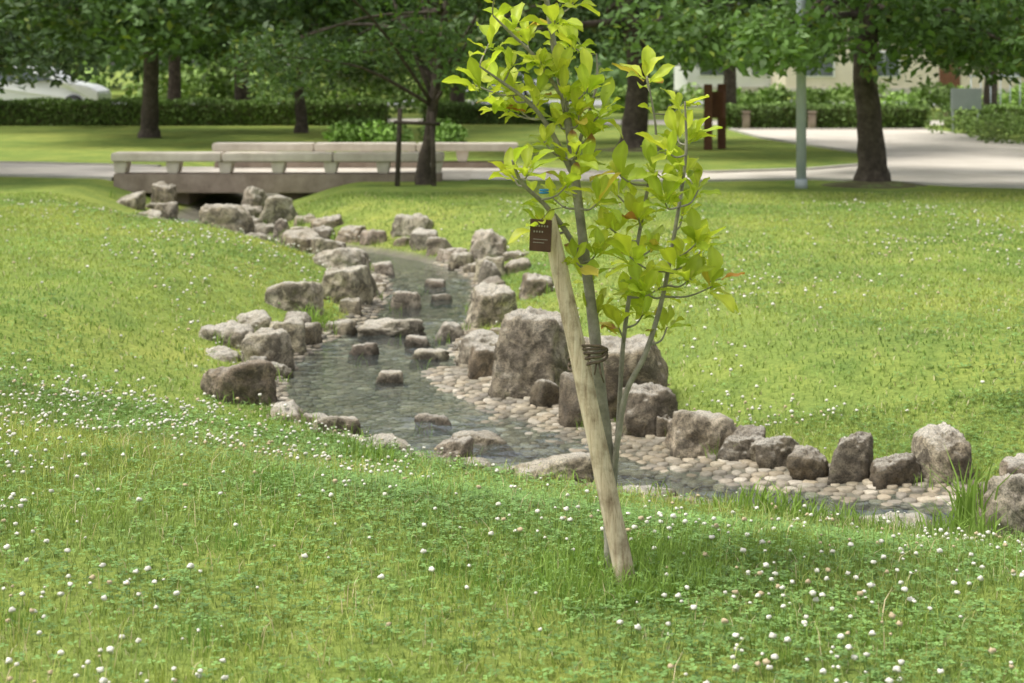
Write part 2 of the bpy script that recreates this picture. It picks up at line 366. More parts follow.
left=[(-3.2,18.9,.66,.50,.75),(-2.6,18.0,.43,.26,.85),(-3.5,19.3,.3,.22,.8),(-4.76,23.2,.36,.44,.95),(-5.07,22.5,.42,.36,.8),(-4.83,22.9,.35,.18,.9),(-5.3,22.0,.34,.15,.9),
 (-4.42,20.6,.34,.2,.85),(-4.07,19.9,.36,.16,1.0),(-4.68,21.0,.28,.18,.85),(-4.55,22.3,.34,.24,.85),(-5.2,21.3,.34,.17,.9),(-4.9,20.5,.34,.16,.9),(-4.3,19.5,.3,.13,.9),(-4.6,21.6,.32,.2,.9),(-5.45,22.8,.3,.2,.85),(-3.8,19.6,.3,.2,.85),
 (-1.62,16.0,.58,.34,1.0),(-1.42,14.2,.54,.37,.95),(-.92,13.0,.52,.12,.9),
 (-1.36,13,.34,.11,.7),(-1.72,13.4,.47,.36,1.0),(-1.27,16.6,.28,.13,.9),(-2.17,17.3,.50,.36,.8),(-1.87,17.2,.44,.31,.75),(-2.08,13.2,.48,.20,1.0),(-1.92,12.5,.42,.24,.85),
 (-1.62,12.7,.24,.22,.8),(-2.0,11.85,.42,.26,.9),(-2.02,11.4,.44,.17,.75),(-1.64,10.1,.48,.31,.62),(-1.27,9.7,.28,.14,.8),(-.99,9.41,.30,.13,.7),(-.68,9.0,.36,.10,.95),
 (-.33,8.83,.26,.13,.7),(-.2,8.56,.24,.09,.5),(.187,8.30,.46,.17,1.0),(.65,8.05,.3,.06,.85),(1.70,7.35,.40,.10,.9),(2.19,7.33,.38,.31,.95),(-1.12,9.62,.2,.1,.65)]
mid=[(-.153,9.30,.38,.06,1.0),(-.444,9.85,.25,.055,.9),(-.80,11.1,.19,.08,1.0),(-.58,11.95,.28,.07,.95),(-1.06,12.1,.23,.09,.6),(-.69,12.5,.21,.08,.75),(-.9,14.4,.27,.15,.95),
 (-.62,14.9,.2,.06,.8),(-.72,15.8,.22,.07,.85)]
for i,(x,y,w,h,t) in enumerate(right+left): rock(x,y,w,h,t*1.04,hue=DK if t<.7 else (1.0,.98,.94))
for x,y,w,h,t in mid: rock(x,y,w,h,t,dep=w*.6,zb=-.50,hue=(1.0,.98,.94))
for i in range(0,len(CP)-1):
    for sg in (1,-1):
        for tt in (0,.5):
            p=CP[i]*(1-tt)+CP[i+1]*tt; d=CP[i+1]-CP[i]; d/=np.linalg.norm(d); nn=np.array([-d[1],d[0]])
            q=p+nn*sg*(CR[i]+.05)
            if q[1]>23.4 : continue
            if sg<0 and q[1]<9.3 and q[0]<2.4: continue
            if any(math.hypot(q[0]-a,q[1]-b)<c*.5+.14 for a,b,c in ROCKS): continue
            w=random.uniform(.2,.42); rock(q[0],q[1]-.1,w,random.uniform(.08,.28),random.choice((.5,.65,.85,.95)),hue=(1.0,.97,.92))

# ---------------------------------------------------------------- grass
def field(n,y0,y1,k,m):
    y=rng.uniform(0,1,n); y=np.sqrt(y0**2+(y1**2-y0**2)*y); x=rng.uniform(-1,1,n)*(k*y+m)
    s,_=sdf(x,y); ok=s>.03; x=x[ok];y=y[ok]
    return x,y,height(x,y)
def gcol(x,y,n):
    t=np.clip(.5+.75*fbm(x,y,1.3,4,5),0,1)[:,None]; u=rng.uniform(0,1,(n,1))
    c=np.array([.205,.325,.085])*(1-t)+np.array([.39,.455,.12])*t
    c=c*(.64+.7*u); dry=rng.uniform(0,1,(n,1))<.08
    far=sstep(9,16,y)[:,None]; c=c*(1+.10*far*np.array([1.3,.8,.4]))
    return np.where(dry,np.array([.60,.55,.34]),c)
def blades(x,y,z,h,w,col,lean=.5):
    n=len(x); a=rng.uniform(0,6.283,n); b=rng.uniform(0,6.283,n); l=h*rng.uniform(.1,1,n)*lean*1.6
    sx,sy=np.cos(a)*w/2,np.sin(a)*w/2; lx,ly=np.cos(b)*l,np.sin(b)*l
    V=np.zeros((n,5,3)); z=z-.004
    V[:,0]=np.stack([x-sx,y-sy,z],-1);V[:,1]=np.stack([x+sx,y+sy,z],-1)
    V[:,2]=np.stack([x-sx*.75+lx*.3,y-sy*.75+ly*.3,z+h*.58],-1);V[:,3]=np.stack([x+sx*.75+lx*.3,y+sy*.75+ly*.3,z+h*.58],-1)
    V[:,4]=np.stack([x+lx,y+ly,z+h*(1-.35*(l/(h*1.6)))],-1)
    o=np.arange(n)[:,None]*5
    return V.reshape(-1,3),np.array([[0,1,3,2]])+o,np.array([[2,3,4]])+o,np.repeat(col,5,0)
VV=[];Q=[];T=[];C=[];base=0
def addb(*a,**k):
    global base
    v,q,t,c=blades(*a,**k); VV.append(v);Q.append(q+base);T.append(t+base);C.append(c);base+=len(v)
x,y,z=field(165000,3.3,9.4,.36,.7); n=len(x)
tall=np.clip(.5+.6*fbm(x,y,2.1,3,11),0,1); h=rng.uniform(.018,.045,n)*(.6+.9*tall); addb(x,y,z,h,rng.uniform(.0022,.0045,n),gcol(x,y,n),lean=.75)
x,y,z=field(11000,3.3,8.5,.36,.5); n=len(x); addb(x,y,z,rng.uniform(.06,.12,n),rng.uniform(.002,.0036,n),gcol(x,y,n)*np.array([1.35,1.2,1.3]),lean=.5)
x,y,z=field(150000,9.2,21.8,.33,1.3); n=len(x); addb(x,y,z,rng.uniform(.02,.045,n),rng.uniform(.006,.010,n),gcol(x,y,n),lean=.7)
def tuft(cx,cy,r,n,h,w=.005,c=(.25,.38,.08)):
    a=rng.uniform(0,6.28,n);q=r*np.sqrt(rng.uniform(0,1,n)); x=cx+np.cos(a)*q;y=cy+np.sin(a)*q; z=height(x,y)
    addb(x,y,z,h*rng.uniform(.4,1,n),np.full(n,w)*rng.uniform(.6,1.2,n),np.array(c)*rng.uniform(.7,1.3,(n,1)),lean=.45)
tuft(.36,5.32,.30,1900,.11,.0035); tuft(.1,5.4,.45,1000,.095,.0032); tuft(.75,5.5,.4,1000,.095,.0032)
tuft(2.0,7.42,.08,60,.42,.015); tuft(1.9,7.25,.16,120,.2,.009); tuft(1.15,7.7,.16,140,.18,.010); tuft(1.35,7.55,.2,140,.14,.009); tuft(.95,7.75,.12,60,.12,.008); tuft(1.6,7.3,.2,160,.12,.007)
tuft(-.72,8.55,.14,90,.17,.008); tuft(-1.5,13.1,.13,100,.2,.012); tuft(-.55,8.45,.2,60,.1,.006); tuft(-1.45,9.3,.15,60,.1,.006)
for _ in range(110):
    tx=random.uniform(-2,2.2);ty=random.uniform(4.3,7.4); tuft(tx,ty,random.uniform(.05,.16),60,random.uniform(.05,.12),.0035,c=random.choice(((.25,.38,.08),(.2,.34,.08),(.36,.42,.12))))
for rx_,ry_,rw_ in ROCKS:   # grass growing against the landward foot of the stones
    if rng.uniform()<.55:
        tuft(rx_+rng.uniform(-.5,.5)*rw_,ry_-rw_*.45,.07,14,.09+.004*ry_,.004+.0003*ry_)
x,y,z=field(60000,6.5,22,.33,1.2); s_,_=sdf(x,y); ok=(s_<.28); x,y,z=x[ok],y[ok],z[ok]; n=len(x)
addb(x,y,z,rng.uniform(.04,.11,n),rng.uniform(.004,.007,n),gcol(x,y,n),lean=.5)
def clover(n,y0,y1,k,mm,s0,s1):
    global base
    x,y,z=field(n,y0,y1,k,mm); p=np.clip(.4+.9*fbm(x,y,1.1,4,21),0.05,1); ok=rng.uniform(0,1,len(x))<p; x,y,z=x[ok],y[ok],z[ok]; n=len(x)
    zz=z+rng.uniform(.01,.045,n); r=rng.uniform(s0,s1,n); a0=rng.uniform(0,6.28,n)
    col=np.array([.19,.32,.095])*rng.uniform(.6,1.5,(n,1))
    for k3 in range(3):
        a=a0+k3*2.094; tl=rng.uniform(-.2,.45,n)
        dx,dy=np.cos(a),np.sin(a)
        V=np.zeros((n,4,3))
        V[:,0]=np.stack([x,y,zz],-1)
        V[:,1]=np.stack([x+dx*r*.65-dy*r*.48,y+dy*r*.65+dx*r*.48,zz+tl*r*.6],-1)
        V[:,2]=np.stack([x+dx*r,y+dy*r,zz+tl*r],-1)
        V[:,3]=np.stack([x+dx*r*.65+dy*r*.48,y+dy*r*.65-dx*r*.48,zz+tl*r*.6],-1)
        VV.append(V.reshape(-1,3)); Q.append(np.array([[0,1,2,3]])+np.arange(n)[:,None]*4+base); C.append(np.repeat(col,4,0)); base+=n*4
clover(80000,3.3,9.4,.36,.7,.009,.017); clover(30000,9,20,.33,1.2,.014,.024)
mesh_np('grass',np.concatenate(VV),[np.concatenate(Q),np.concatenate(T)],M_grass,col=np.concatenate(C),smooth=False)
iv,if_=ico(2)
def flowers(n,y0,y1,k,mm,sz,thr,boost=0):
    x,y,z=field(n,y0,y1,k,mm); p=(fbm(x,y,1.9,4,8)-thr)*2.0
    if boost: p=p+boost*sstep(1.0,-.4,x)*sstep(4.2,5.2,y)
    p=np.clip(p,.07,1); ok=rng.uniform(0,1,len(x))<p
    return x[ok],y[ok],z[ok],sz
FV=[];FF=[];FC=[];SV=[];b=0
for (x,y,z,sz) in (flowers(5600,3.6,9.6,.36,.5,.0075,.06,.5),flowers(4600,9,20,.33,1.0,.009,-.1)):
    n=len(x); hh=rng.uniform(.035,.080,n); s=sz*rng.uniform(.5,1.35,n)
    V=iv[None]*(s[:,None,None])*(1+.26*rng.standard_normal((n,len(iv),1)).clip(-1,1))*np.array([1,1,.85])
    V=V+np.stack([x,y,z+hh],-1)[:,None,:]
    tc=np.where(rng.uniform(0,1,(n,1))<.2,np.array([.5,.4,.25]),np.array([.78,.75,.64])*rng.uniform(.8,1.05,(n,1)))
    low=(iv[:,2]<-.3)[None,:,None]
    c=np.where(low,np.array([.42,.45,.25]),tc[:,None,:])
    FV.append(V.reshape(-1,3)); FF.append((if_[None]+(np.arange(n)*len(iv))[:,None,None]).reshape(-1,3)+b); FC.append(c.reshape(-1,3)); b+=n*len(iv)
    st=np.zeros((n,4,3)); w=.0009
    st[:,0]=np.stack([x-w,y,z],-1);st[:,1]=np.stack([x+w,y,z],-1);st[:,2]=np.stack([x+w,y,z+hh],-1);st[:,3]=np.stack([x-w,y,z+hh],-1)
    SV.append(st.reshape(-1,3))
SVc=np.concatenate(SV); sf=np.arange(len(SVc)).reshape(-1,4)+b
mesh_np('clover_flowers',np.concatenate(FV+[SVc]),[np.concatenate(FF),sf],M_petal,col=np.concatenate(FC+[np.tile([.18,.3,.08],(len(SVc),1))]),smooth=False)

# ---------------------------------------------------------------- paths
def sheet(name,pts,z,mat):
    bm=bmesh.new(); vs=[bm.verts.new((a,b,z)) for a,b in pts]; f=bm.faces.new(vs); f.normal_update()
    if f.normal.z<0: f.normal_flip()
    bm.normal_update()
    bmesh.ops.triangulate(bm,faces=bm.faces[:],ngon_method='EAR_CLIP'); me=bpy.data.meshes.new(name); bm.to_mesh(me); bm.free(); me.materials.append(mat)
    return link(bpy.data.objects.new(name,me))
near=[(-60,29.4),(-20,27.4),(-12,26.2),(-8,25.1),(-5.6,24.35),(-.9,24.3),(1,24.0),(2.4,23.8),(4.2,24.2),(5.2,23.7),(6.0,22.9),(7.5,22.3),(14,22.0),(40,22.0)]
far=[(40,34),(16,33.4),(11.4,33.2),(10.5,36),(10.2,41.5),(5.3,41.5),(5.4,37),(6.0,33),(6.35,31),(6.2,29),(5.6,27.4),(4.6,26.3),(3,25.6),(1.3,25.6),(-.3,26.9),(-5.6,27.1),(-8,28),(-12,28.9),(-20,30.2),(-60,32.5)]
sheet('park_path',near+far,-.094,M_path)
sheet('far_path',[(-80,47),(-5,46),(5.3,44.5),(80,44.5),(80,47),(4,48),(-5,49.5),(-80,50.5)],-.095,M_path)
sheet('road',[(-150,60),(150,60),(150,72),(-150,72)],-.093,M_road)
def kerb(name,pts,z0,w=.09,h=.05):
    V=[];F=[]
    for i,(a,b_) in enumerate(pts):
        p=Vector(pts[max(i-1,0)]);q=Vector(pts[min(i+1,len(pts)-1)]); d=(q-p).normalized(); nn=Vector((-d.y,d.x))*w/2
        for s_,zz in ((1,-.05),(1,h),(-1,h),(-1,-.05)): V.append((a+nn.x*s_,b_+nn.y*s_,z0+zz))
        if i:
            k=i*4
            for j in range(3): F.append((k-4+j,k-3+j,k+1+j,k+j))
    me=bpy.data.meshes.new(name); me.from_pydata(V,[],F); me.materials.append(M_kerb); link(bpy.data.objects.new(name,me))
kerb('path_kerb',near[:4]+[(-5.7,24.4)],-.1,.1,.03); kerb('path_kerb',near[6:],-.1,.1,.03); kerb('path_kerb',far[4:15],-.1,.1,.04); kerb('path_kerb',far[15:],-.1,.1,.03)
kerb('road_kerb',[(-150,59.9),(150,59.9)],-.1,.2,.12)

# ---------------------------------------------------------------- bridge
br=empty('stone_footbridge',(0,0,0))
box('deck',(-3.1,25.5,-.165),(5.0,2.9,.15),M_conc,br,.01)
def parapet(pref,x0,x1,y,top):
    n=7; L=x1-x0
    for i in range(3):
        a=x0+L*i/3;bb=x0+L*(i+1)/3
        box(pref+'_rail_slab_%d'%i,((a+bb)/2,y,top-.06),(bb-a-.012,.42,.12),M_conc,br,.015)
    for i in range(n):
        xx=x0+.12+(L-.24)*i/(n-1)
        box(pref+'_support_%d'%i,(xx,y,top-.12-.085),(.20,.3,.166),M_conc,br,.012,taper=.72)
    box(pref+'_base_beam',((x0+x1)/2,y,top-.29-.135),(L*.985,.36,.27),M_concd,br,.012)
parapet('front',-5.6,-.95,24.0,.30); parapet('back',-4.7,.1,26.9,.29)
box('abutment_left',(-4.95,25.45,-.5),(.75,2.6,.5),M_concd,br,.02); box('abutment_right',(-2.5,25.45,-.5),(1.6,2.6,.5),M_concd,br,.02)

# ---------------------------------------------------------------- trees
def leaves(name,c,d,nrm,L,W,col,mat,parent=None):
    n=len(c); s=np.cross(nrm,d); s/=np.linalg.norm(s,axis=1,keepdims=True)+1e-9
    L=L[:,None];W=W[:,None]
    V=np.zeros((n,4,3)); V[:,0]=c-d*L/2; V[:,1]=c+s*W/2+nrm*W*.12; V[:,2]=c+d*L/2; V[:,3]=c-s*W/2+nrm*W*.12
    return mesh_np(name,V.reshape(-1,3),np.arange(n*4).reshape(-1,4),mat,col=np.repeat(col,4,0),smooth=False,parent=parent)
def rand_unit(n,r): 
    v=r.normal(0,1,(n,3)); return v/np.linalg.norm(v,axis=1,keepdims=True)
def tree(x,y,tr,cz,rx,rz,ncl,nlf,ls,col,seed,name='park_tree',z0=-.1,fork=None,lean=(0,0),asp=.5,crown_off=(0,0),mat=None,low=0):
    r=np.random.default_rng(seed); e=empty(name,(x,y,z0))
    fork=fork or (cz-rz*.75)
    top=Vector((lean[0],lean[1],fork))
    pts=[(0,0,-.1),(0,0,.06),(lean[0]*.1,lean[1]*.1,.35),(lean[0]*.5+r.normal(0,.04),lean[1]*.5,fork*.55),tuple(top),(lean[0]*1.3+r.normal(0,.2),lean[1],cz),(lean[0]*1.5,0,cz+rz*.8)]
    rad=[tr*1.75,tr*1.35,tr*1.02,tr*.9,tr*.86,tr*.45,tr*.08]
    tb=[smooth_poly(pts,rad,4)]
    cl=[]
    for i in range(ncl):
        u=rand_unit(1,r)[0]; q=r.uniform(.45,1)**.5
        cl.append(np.array([u[0]*rx*q+crown_off[0],u[1]*rx*q+crown_off[1],cz+u[2]*rz*q]))
    for i in range(low):
        a=r.uniform(0,6.28); q=rx*r.uniform(.45,1.0)
        cl.append(np.array([math.cos(a)*q+crown_off[0],math.sin(a)*q+crown_off[1],cz-rz*r.uniform(.75,1.0)]))
    cl=np.array(cl); ncl=len(cl)
    for i in list(range(min(ncl,14)))+list(range(ncl-min(low,8),ncl)):
        t=cl[i]; st=top+(Vector(pts[5])-top)*r.uniform(0,.7)
        m1=st.lerp(Vector(t),.45)+Vector((r.normal(0,.12),r.normal(0,.12),abs(r.normal(0,.25))))
        tb.append(smooth_poly([tuple(st),tuple(m1),tuple(t)],[tr*r.uniform(.25,.42),tr*.2,tr*.06],4))
    tubes_obj('trunk_and_limbs',tb,M_bark,e,10,.07)
    ci=r.integers(0,ncl,nlf); cr=.30*rx*r.uniform(.55,1.15,ncl)
    o=rand_unit(nlf,r)*(r.uniform(0,1,(nlf,1))**.45)*cr[ci][:,None]*np.array([1,1,.55])
    c=cl[ci]+o
    d=rand_unit(nlf,r)*np.array([1,1,.6])+np.array([0,0,-.35]); d/=np.linalg.norm(d,axis=1,keepdims=True)
    nn=rand_unit(nlf,r)*.8+np.array([0,0,.8]); nn-=d*np.sum(nn*d,1,keepdims=True); nn/=np.linalg.norm(nn,axis=1,keepdims=True)
    cv=r.uniform(.7,1.35,ncl)[ci][:,None]
    colr=np.array(col)*cv*r.uniform(.65,1.4,(nlf,1)); yl=r.uniform(0,1,(nlf,1))<.06
    colr=np.where(yl,colr*np.array([1.9,1.4,1]),colr)
    L=ls*r.uniform(.65,1.3,nlf)
    leaves('foliage',c,d,nn,L,L*asp,colr,mat or M_leaff,e); return e
G1=(.085,.155,.042);G2=(.115,.205,.055);G3=(.068,.12,.037)
tree(4.9,23.2,.19,3.8,3.3,2.1,40,26000,.15,G2,11,fork=1.75,lean=(-.1,0),crown_off=(.3,0),mat=M_leaf,low=16)
tree(-1.21,23.3,.085,3.15,2.5,1.75,34,22000,.12,G1,12,fork=1.0,lean=(.12,0),crown_off=(-.5,0),asp=.42,mat=M_leaf,low=14)
tree(2.3,32.2,.24,4.7,4.3,2.9,40,19000,.21,G3,13,fork=2.2,low=12)
tree(-7.9,37.2,.19,5.1,4.6,2.9,40,19000,.22,G1,14,fork=2.3,low=14)
tree(-4.9,39.7,.13,4.9,3.6,2.8,34,13000,.22,G3,15,fork=2.0,low=8)
tree(-9.2,25.5,.2,3.5,3.2,2.2,34,16000,.15,G3,16,fork=1.7,low=16)
tree(11.5,36,.2,5.0,4.6,2.8,38,14000,.2,G2,17,fork=2.2,low=12)
tree(9.8,29.5,.2,5.2,3.4,2.2,34,12000,.17,G2,18,fork=2.6,low=12)
tree(-13.5,44,.2,5.4,4.8,3.4,34,11000,.27,G2,19,low=8)
tree(-1.5,47,.2,5.8,4.4,3.4,34,11000,.27,G3,20,low=6)
tree(6.5,51,.2,6.2,4.8,3.4,34,10000,.27,G1,21,low=3)
tree(-8.2,52,.24,6.4,4.4,3.4,30,9000,.27,G3,22,low=4)
tree(-9.9,50,.2,5.8,4.0,3.1,30,8000,.27,G3,23,low=4)
tree(14,50,.2,6.2,4.8,3.4,34,10000,.27,G1,24,low=2)
def belt(name,x0,x1,y0,y1,h0,h1,ncl,nlf,ls,col,seed,rr):
    r=np.random.default_rng(seed)
    cl=np.stack([r.uniform(x0,x1,ncl),r.uniform(y0,y1,ncl),r.uniform(h0,h1,ncl)],-1); ci=r.integers(0,ncl,nlf)
    c=cl[ci]+rand_unit(nlf,r)*(r.uniform(0,1,(nlf,1))**.4)*rr*np.array([1,1,.7])
    c[:,2]=np.maximum(c[:,2],-.08)
    d=rand_unit(nlf,r); nn=rand_unit(nlf,r)+np.array([0,-.3,.7]); nn-=d*np.sum(nn*d,1,keepdims=True); nn/=np.linalg.norm(nn,axis=1,keepdims=True)
    cv=r.uniform(.55,1.5,ncl)[ci][:,None]
    L=ls*r.uniform(.6,1.3,nlf)
    return leaves(name,c,d,nn,L,L*.6,np.array(col)*cv*r.uniform(.7,1.3,(nlf,1)),M_leaff)
belt('distant_trees',-75,75,92,112,.5,13,360,60000,.85,(.15,.25,.085),31,3.0)
belt('roadside_trees',-60,8,76,84,1.0,7.5,105,24000,.55,(.14,.24,.08),36,2.3)
belt('roadside_trees',26,60,74,84,1.0,7.5,80,15000,.55,(.12,.21,.065),37,2.3)
belt('roadside_shrubs',-45,-1,54,58,.1,1.1,120,16000,.24,(.26,.40,.10),32,.8)
belt('roadside_shrubs',3,30,54,58,.1,.5,90,10000,.22,(.26,.40,.10),33,.55)
belt('roadside_shrubs',9.8,14.5,30.5,40,.0,.25,60,9000,.10,(.22,.33,.09),34,.4)
belt('ground_shrubs',-3.4,-1.2,33.5,36.5,.0,.2,16,3500,.11,(.18,.31,.07),35,.38)
def hedge(x0,x1,y,dep,h,n,seed,col=(.14,.22,.06)):
    r=np.random.default_rng(seed); e=empty('clipped_hedge',((x0+x1)/2,y,-.1)); w=(x1-x0)
    box('hedge_core',(0,0,h*.43),(w-.1,dep-.16,h*.86),M_soil,e,.04)
    c=np.stack([r.uniform(-w/2,w/2,n),r.uniform(-dep/2,dep/2,n),r.uniform(0,h,n)],-1)
    f=r.integers(0,3,n); c[:,2]=np.where(f==0,h,c[:,2]); c[:,1]=np.where(f==1,-dep/2,c[:,1])
    c+=r.normal(0,.03,(n,3)); c[:,2]+=.03*np.sin(c[:,0]*3+seed)
    d=rand_unit(n,r); nn=rand_unit(n,r); nn-=d*np.sum(nn*d,1,keepdims=True); nn/=np.linalg.norm(nn,axis=1,keepdims=True)
    L=.09*r.uniform(.6,1.4,n); leaves('hedge_leaves',c,d,nn,L,L*.55,np.array(col)*r.uniform(.5,1.6,(n,1))*np.where(f==0,1.5,1)[:,None],M_leaff,e)
hedge(-20,-3.2,44.5,.9,.62,26000,41); hedge(5.2,10.3,42.4,.8,.56,9000,42); hedge(10.8,16,42.6,.8,.5,7000,43); hedge(-2.4,1.8,45.5,.8,.5,6000,44)

def mound(x,y,r0,h):
    K=28;V=[(x,y,-.1+h)];F=[]
    for j,(q,zz) in enumerate(((.35,.85),(.7,.4),(1,-.02))):
        for k in range(K):
            a=k/K*6.283; rr=r0*q*(1+.16*noise.noise(Vector((math.cos(a)*1.5,math.sin(a)*1.5,x+j*.2))))
            V.append((x+math.cos(a)*rr,y+math.sin(a)*rr*.8,-.1+h*zz))
    for k in range(K):
        F.append((0,1+k,1+(k+1)%K))
        for j in range(2): F.append((1+j*K+k,1+(j+1)*K+k,1+(j+1)*K+(k+1)%K,1+j*K+(k+1)%K))
    me=bpy.data.meshes.new('soil_mound'); me.from_pydata(V,[],F); me.materials.append(M_soil)
    for p in me.polygons: p.use_smooth=True
    link(bpy.data.objects.new('soil_mound',me))
mound(4.9,23.15,.75,.07); mound(2.3,32.2,.8,.07)

sf_=empty('tree_support_frame',(-1.21,23.0,-.1))
tubes_obj('post_left',[([(-.34,0,-.1),(-.30,.02,1.05)],[.035,.032])],M_bark,sf_); tubes_obj('post_right',[([(.16,0,-.1),(.13,.02,1.0)],[.035,.032])],M_bark,sf_)
tubes_obj('crossbar',[([(-.38,-.05,.86),(.24,-.05,.84)],[.026,.026])],M_bark,sf_)
lp=empty('street_lamp',(3.83,22.6,-.1))
tubes_obj('pole',[([(0,0,-.2),(0,0,2.5),(0,0,4.6)],[.068,.064,.05])],M_pole,lp,16,0)
tubes_obj('base_collar',[([(0,0,0),(0,0,.12)],[.085,.08])],M_pole,lp,16,0)
tubes_obj('lamp_arm',[([(0,0,4.5),(.25,-.1,4.75),(.7,-.3,4.8)],[.03,.028,.025])],M_pole,lp,10,0)
box('lamp_head',(.85,-.36,4.8),(.5,.2,.1),M_pole,lp,.03,rz=-.4)
ps=empty('park_sign',(3.85,32.3,-.1))
box('post_1',(-.14,0,.62),(.15,.15,1.24),M_brown,ps,.01); box('post_2',(.16,.35,.62),(.15,.15,1.24),M_brown,ps,.01)
box('board',(.01,.17,.85),(.08,.5,.5),M_brown,ps,.01,rz=.7)
gp=empty('notice_board',(10.7,40.2,-.1))
box('panel',(0,0,.78),(.72,.05,.5),M_panel,gp,.01); box('leg_1',(-.3,.05,.35),(.05,.05,.7),M_pole,gp,.005); box('leg_2',(.3,.05,.35),(.05,.05,.7),M_pole,gp,.005)
for bx,by in ((5.75,41.9),(7.35,41.8)):
    bo=empty('stone_bollard',(bx,by,-.1)); box('shaft',(0,0,.2),(.18,.18,.4),M_concd,bo,.03); box('cap',(0,0,.42),(.22,.22,.05),M_concd,bo,.02)
fe=empty('metal_fence',(13.2,43.5,-.1))
for i in range(14): tubes_obj('bar_%d'%i,[([(-1.5+i*.25,0,0),(-1.5+i*.25,0,1.3)],[.015,.015])],M_pole,fe,6,0)
tubes_obj('top_rail',[([(-1.55,0,1.28),(1.8,0,1.28)],[.022,.022])],M_pole,fe,6,0)

# ---------------------------------------------------------------- buildings
def house(x,y,w,d,h,mat,nw,name='plaster_house',fl=2):
    e=empty(name,(x,y,-.1))
    box('walls',(0,0,h/2),(w,d,h),mat,e,.02)
    bm=bmesh.new(); o=.5
    vs=[bm.verts.new(p) for p in ((-w/2-o,-d/2-o,h+.003),(w/2+o,-d/2-o,h+.003),(w/2+o,d/2+o,h+.003),(-w/2-o,d/2+o,h+.003),(-w/2+d*.4,0,h+1.8),(w/2-d*.4,0,h+1.8))]
    for f in ((0,1,5,4),(1,2,5),(2,3,4,5),(3,0,4),(3,2,1,0)): bm.faces.new([vs[i] for i in f])
    me=bpy.data.meshes.new('roof'); bm.to_mesh(me); bm.free(); me.materials.append(M_roof); r=bpy.data.objects.new('roof',me); link(r); r.parent=e
    for j in range(fl):
        for i in range(nw):
            xx=-w/2+w*(i+.5)/nw; zz=1.5+j*2.8
            if j==0 and i==nw//2 and nw>2: box('door',(xx,-d/2-.02,1.05),(.95,.06,2.1),M_brown,e,.01); continue
            box('window_frame',(xx,-d/2-.02,zz),(1.5,.07,1.2),M_wallw,e,.01); box('window_pane_a',(xx-.34,-d/2-.06,zz),(.64,.02,1.06),M_glass,e,0); box('window_pane_b',(xx+.34,-d/2-.06,zz),(.64,.02,1.06),M_glass,e,0)
    box('base_course',(0,-d/2-.03,.2),(w+.04,.08,.4),M_kerb,e,.01)
house(18.5,82,12,8,5.6,M_wall,4); house(11.0,86,5,7,3.4,M_wallw,2,'white_house',fl=1)
# ---------------------------------------------------------------- cars
def car(x,y,rz=0,name='parked_car'):
    e=empty(name,(x,y,-.09)); e.rotation_euler=(0,0,rz)
    prof=[(-2.1,.35),(-2.12,.75),(-2.0,.92),(-1.75,1.0),(-1.2,1.42),(-.4,1.5),(.4,1.47),(1.05,1.05),(1.8,.9),(2.1,.72),(2.12,.35)]
    bm=bmesh.new(); A=[];Bq=[]
    for px,pz in prof:
        k=.68 if pz>1.2 else .84
        A.append(bm.verts.new((px,-k,pz))); Bq.append(bm.verts.new((px,k,pz)))
    bm.faces.new(A); bm.faces.new(Bq[::-1])
    for i in range(len(prof)): j=(i+1)%len(prof); bm.faces.new((A[j],A[i],Bq[i],Bq[j]))
    bmesh.ops.recalc_face_normals(bm,faces=bm.faces[:]); bmesh.ops.bevel(bm,geom=bm.edges[:],offset=.04,segments=2,affect='EDGES')
    me=bpy.data.meshes.new('body'); bm.to_mesh(me); bm.free(); me.materials.append(M_car); o=bpy.data.objects.new('body',me); link(o); o.parent=e
    for s in (-1,1):
        for nm,q in (('rear_window',[(-1.5,1.05),(-1.12,1.36),(-.45,1.42),(-.45,1.05)]),('front_window',[(-.38,1.05),(-.38,1.42),(.36,1.39),(.86,1.05)])):
            me=bpy.data.meshes.new(nm); me.from_pydata([(a,s*(.84-.16*(b_-1.0)/.45+.012),b_) for a,b_ in q],[],[(0,1,2,3)]); me.materials.append(M_glass); o=bpy.data.objects.new(nm,me); link(o); o.parent=e
        for wx_ in (-1.3,1.35):
            tubes_obj('wheel',[([(wx_,s*.68,.32),(wx_,s*.87,.32)],[.32,.32])],M_tyre,e,20,0); tubes_obj('hub',[([(wx_,s*.86,.32),(wx_,s*.885,.32)],[.19,.17])],M_pole,e,16,0)
car(-14.6,52.4); car(-1.0,68.5,math.pi)

